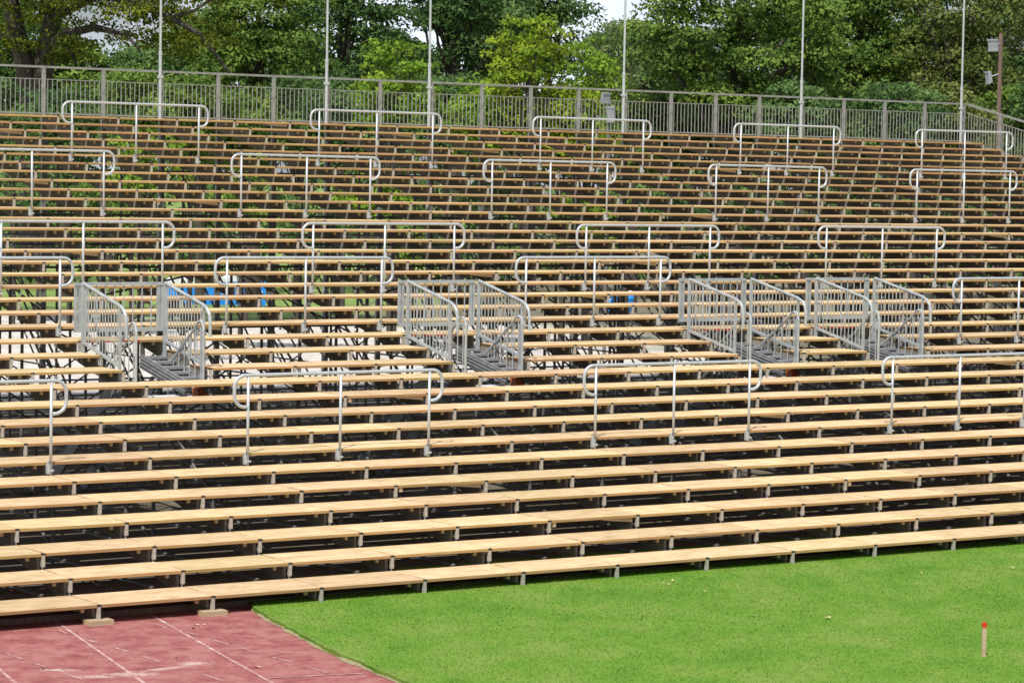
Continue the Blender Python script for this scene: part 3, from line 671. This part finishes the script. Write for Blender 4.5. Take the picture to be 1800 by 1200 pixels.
T('round bright green tree just behind the fence, left of the third mast',688,158,70,84,72,'bright',ncl=75,leaf=.07,per=620,seed=15,trunk=.12,csize=(.28,.52))
T('bright yellow-green tree just behind the fence, right of the third mast',920,140,84,108,74,'yellow',ncl=80,leaf=.07,per=600,seed=16,trunk=.12,csize=(.28,.52),shell=.4)
T('smaller bright green tree between the yellow-green tree and the fourth mast',1030,165,58,95,77,'bright',ncl=60,leaf=.07,per=560,seed=17,trunk=.11,csize=(.28,.52))
T('thin half bare grey-green tree against the pale gap of sky',1060,110,62,110,100,'grey',ncl=75,leaf=.07,per=260,seed=18,trunk=.14,csize=(.35,.8),holes=[(1078,22,38,32),(1050,0,40,20)],shell=.2)
T('dark green tall tree behind the yellow-green tree',930,20,95,130,112,'deep',ncl=80,leaf=.10,per=350,seed=19)
T('very large green tree filling the view behind the fifth mast',1285,60,182,185,84,'green',ncl=210,leaf=.088,per=440,seed=20,trunk=.34,csize=(.5,1.0))
T('dense dark green tree right of the very large green tree',1500,60,130,200,92,'green',ncl=140,leaf=.09,per=420,seed=21,trunk=.3,csize=(.5,1.1))
T('olive green tree behind the wooden floodlight pole',1690,80,140,190,90,'brown',ncl=150,leaf=.08,per=420,seed=22,trunk=.26,csize=(.45,.95))
T('dark green tree at the far right edge behind the sloping fence',1830,40,110,210,96,'deep',ncl=90,leaf=.10,per=360,seed=23)
for k,(px,py,rx,ry,kd,lb) in enumerate([(-10,90,120,110,'deep','dark tree behind the oak trunk at the left edge'),(110,150,90,70,'green','green tree behind the lower oak limbs'),(250,155,90,60,'deep','dark green tree under the pale sky gaps of the oak'),(350,110,60,90,'green','green tree between the first mast and the mid green tree'),(1110,120,80,80,'deep','dark tree behind the fourth mast'),(1410,20,90,120,'deep','dark tree behind the fifth mast'),(1600,0,110,130,'deep','dark tree behind the corner mast'),(860,60,80,110,'deep','dark tree behind the gap right of the third mast'),(-260,60,150,170,'green','green tree beyond the left edge, past the oak'),(-520,60,150,170,'deep','dark tree far beyond the left edge'),(2020,60,150,190,'green','green tree beyond the right edge'),(2260,60,150,190,'deep','dark tree far beyond the right edge'),(520,160,80,80,'deep','dark low tree left of the second mast'),(690,150,90,90,'deep','dark tree behind the round bright tree'),(1210,150,80,80,'deep','dark tree behind the left of the very large tree'),(1500,160,100,80,'deep','dark tree low behind the right half of the fence'),(1700,170,110,80,'deep','dark tree low behind the right end of the fence')]):
    T(lb,px,py,rx,ry,118+k,kd,ncl=75,leaf=.12,per=300,seed=140+k,trunk=.2,csize=(.7,1.3))
# undergrowth and hedge trees behind the fence
rg=random.Random(3)
hz=[(20,'deep','green bush at the far left under the oak'),(120,'deep','dark bush under the oak limbs'),(230,'green','green bush below the first mast'),(330,'green','leafy bush right of the first mast'),(430,'green','low bush behind the fence under the mid green tree'),(520,'deep','dark bush left of the second mast'),(600,'deep','dark bush right of the second mast'),(780,'deep','dark bush behind the third mast'),(860,'bright','bright bush under the yellow-green tree'),(985,'yellow','yellowish bush in front of the bright trees'),(1100,'green','bush below the fourth mast'),(1190,'deep','dark bush under the very large green tree, left part'),(1290,'deep','dark bush under the middle of the very large tree'),(1390,'deep','dark bush left of the fifth mast'),(1480,'green','green bush right of the fifth mast'),(1570,'deep','dark bush near the right end of the rear fence'),(1660,'brown','brownish bush left of the corner mast'),(1760,'green','green bush behind the wooden floodlight pole'),(1840,'deep','dark bush at the far right edge')]
for k,(px,kd,lb) in enumerate(hz):
    T(lb,px,rg.uniform(215,240),72,rg.uniform(66,88),rg.uniform(80,88) if px not in(985,860) else 75,kd,ncl=55,leaf=.085,per=420,seed=60+k,trunk=.07,csize=(.4,.85),group='bushes behind the fence',name='bush',cat='bush')
lo=[(60,330,'deep','low bush seen under the upper rows near the left edge'),(190,380,'green','bright low bush seen through the gaps left of centre'),(250,300,'bright','light green sapling seen through the rows below the first mast'),(420,350,'green','low bush seen through the rows below the oak tips'),(540,400,'deep','dark low bush seen through the middle rows'),(640,350,'bright','light green sapling seen through the rows below the round tree'),(720,430,'green','low bush seen through the rows above the second stairway'),(860,360,'deep','dark low bush under the yellow-green tree'),(1040,400,'bright','small bright bush seen through the rows above the third stairway'),(1180,350,'deep','dark low growth under the very large tree'),(1330,380,'deep','dark low growth right of the very large trunk'),(1480,370,'deep','dark low growth below the fifth mast'),(1640,380,'deep','dark low growth below the corner mast'),(1780,370,'deep','dark low growth at the right edge')]
for k,(px,py,kd,lb) in enumerate(lo):
    T(lb,px,py,rg.uniform(50,75),rg.uniform(45,60),rg.uniform(72,80) if kd!='bright' else 66,kd,ncl=22,leaf=.09,per=320,seed=90+k,trunk=.05,csize=(.35,.7),group='low growth behind the scaffold',name='bush',cat='bush')
# far wood as one mass
def farwood():
    rg=random.Random(5); cl=[]
    for k in range(520):
        x=rg.uniform(-62,62); y=rg.uniform(205,235); z=gz(x,y)+rg.uniform(.5,1)**1.0*rg.uniform(1,15.5)
        s=rg.uniform(1.6,3.2); cl.append((x,y,z,s,s,s*.7,rg.random()))
    me=crown_mesh('far_wood',cl,.42,LF['deep'],16,5); o=inst('far_wood',me); tag(o,'dark mass of far trees closing the view behind the toilets','far wood',kind='stuff')
farwood()

# ------------------------------------------------------------------ portable toilets
def toilet_tree():
    root=empty('portable_toilet'); 
    a,b,h=.50,.50,1.92
    mb=MB(); mb.box((-a,-b,.08),(a,b,h)); mb.box((-a-.02,-b-.02,0),(a+.02,b+.02,.08))
    for s in (-1,1):
        mb.box((s*a-.03,-b-.012,.1),(s*a+.03,-b+.03,h-.02)); 
        for q in (-.3,-.1,.1,.3): mb.box((s*(a+.012)-.012,q*1.2-.03,.15),(s*(a+.012)+.012,q*1.2+.03,h-.1))
    mb.build('body',BLUE,root)
    rf=MB(); sec=[(-a-.04,h-.06),(-a-.02,h+.14),(-a*.6,h+.30),(0,h+.34),(a*.6,h+.30),(a+.02,h+.14),(a+.04,h-.06)]
    n=len(sec); vs=[(x,-b-.05,z) for x,z in sec]+[(x,b+.05,z) for x,z in sec]
    rf.add(vs,[tuple(range(n)),tuple(range(2*n-1,n-1,-1))]+[(k,k+n,(k+1)%n+n,(k+1)%n) for k in range(n)])
    rf.build('roof',WHITE,root)
    dr=MB(); dr.box((-.34,-b-.03,.14),(.34,-b-.001,h-.1)); d=dr.build('door',BLUE,root)
    hn=MB(); hn.box((.24,-b-.06,1.0),(.30,-b-.031,1.12)); hn.build('handle',WHITE,d)
    return root
def copy_tree(o,parent=None):
    c=o.copy(); C.objects.link(c); c.parent=parent
    for ch in o.children: copy_tree(ch,c)
    return c
t0=toilet_tree()
TL=['leftmost blue portable toilet with pale roof seen through the rows','second blue portable toilet from the left, beside the leftmost one','third blue portable toilet, between two others of the left cluster','fourth blue portable toilet, at the right side of the left cluster','fifth blue portable toilet, just right of the gap in the cluster','sixth blue portable toilet from the left','rightmost blue portable toilet with shaded side']
for k,(px,yy) in enumerate(((306,176),(330,178),(354,180),(378,182),(404,183),(427,184),(448,186))):
    o=t0 if k==0 else copy_tree(t0); X=(px-900)/4770*yy; o.location=(X,yy,gz(X,yy)); o.rotation_euler=(0,0,.45)
    tag(o,TL[k],'portable toilet','blue portable toilets behind the stand')

for k,(px,yy,lb) in enumerate(((1068,131,'light blue drum behind the stand, left one of three seen between the middle stairways'),(1084,122,'light blue drum behind the stand, middle one of three, slightly nearer'),(1101,114,'light blue drum behind the stand, nearest and rightmost of three'))):
    X=(px-900)/4770*yy; root=empty('drum',(X,yy,gz(X,yy)),0); tag(root,lb,'drum','blue drums behind the stand')
    mb=MB(); mb.tube([(0,0,0),(0,0,.04),(0,0,.28),(0,0,.30),(0,0,.33),(0,0,.58),(0,0,.60),(0,0,.63),(0,0,.86),(0,0,.90)],[.27,.29,.29,.305,.29,.29,.305,.29,.29,.26],14); mb.build('body',BLUE,root,smooth=True)
    mb=MB(); mb.tube([(0,0,.898),(0,0,.925)],[.24,.23],14); mb.build('lid',WHITE,root)
# ------------------------------------------------------------------ small things
st=empty('marker_stake',(4.648,26.22,0),.1); tag(st,'pale wooden stake with red painted top standing in the lawn','stake')
mb=MB(); mb.bar((0,0,-.05),(0,0,.283),.042,.030); mb.build('shaft',CLEAT,st)
mb=MB(); mb.bar((0,0,.283),(0,0,.330),.0425,.0305); mb.bar((0,0,.330),(0,0,.337),.034,.022); mb.build('painted_top',mat('red_stake_paint',(.55,.035,.015),.6),st)
LEAFD=mat('dry_leaf',(.62,.50,.28),.8); LEAFB=mat('brown_leaf',(.16,.05,.04),.8)
lit=[(1165,1024,0),(1182,1020,0),(1173,1026,0),(1325,1084,1),(1412,958,0),(1455,1085,0),(1620,1006,0),(1608,1025,0),(1258,1061,0),(1390,1011,0),(1532,860,9),(1780,997,0),(1702,1032,0),(340,1104,1),(346,1098,0),(358,1098,0),(75,1174,1),(452,1172,0),(310,1155,0),(1237,1039,0)]
for k,(a,b,c) in enumerate(lit):
    if c==9: continue
    z=-.045 if a<500 else .022
    x,y=tp(a,b,z); mb=MB(); l=.022+.010*((k*7)%3); w_=.009+.003*(k%3)
    vs=[(-l,0,.0),(-l*.3,-w_,.010),(l*.5,-w_*.8,.006),(l,0,.014),(l*.4,w_,.012),(-l*.4,w_*.9,.004),(0,0,-.004)]
    mb.add(vs,[(6,q,(q+1)%6) for q in range(6)])
    o=mb.build('fallen_leaf',LEAFB if c==1 else LEAFD,None,(x,y,z)); o.rotation_euler=(.1,0,k*1.3)
    tag(o,('dark curled dead leaf' if c==1 else 'tiny pale dry leaf')+(' lying on the red track' if a<500 else ' lying on the lawn'),'leaf','dry leaves on the track' if a<500 else 'dry leaves on the lawn')
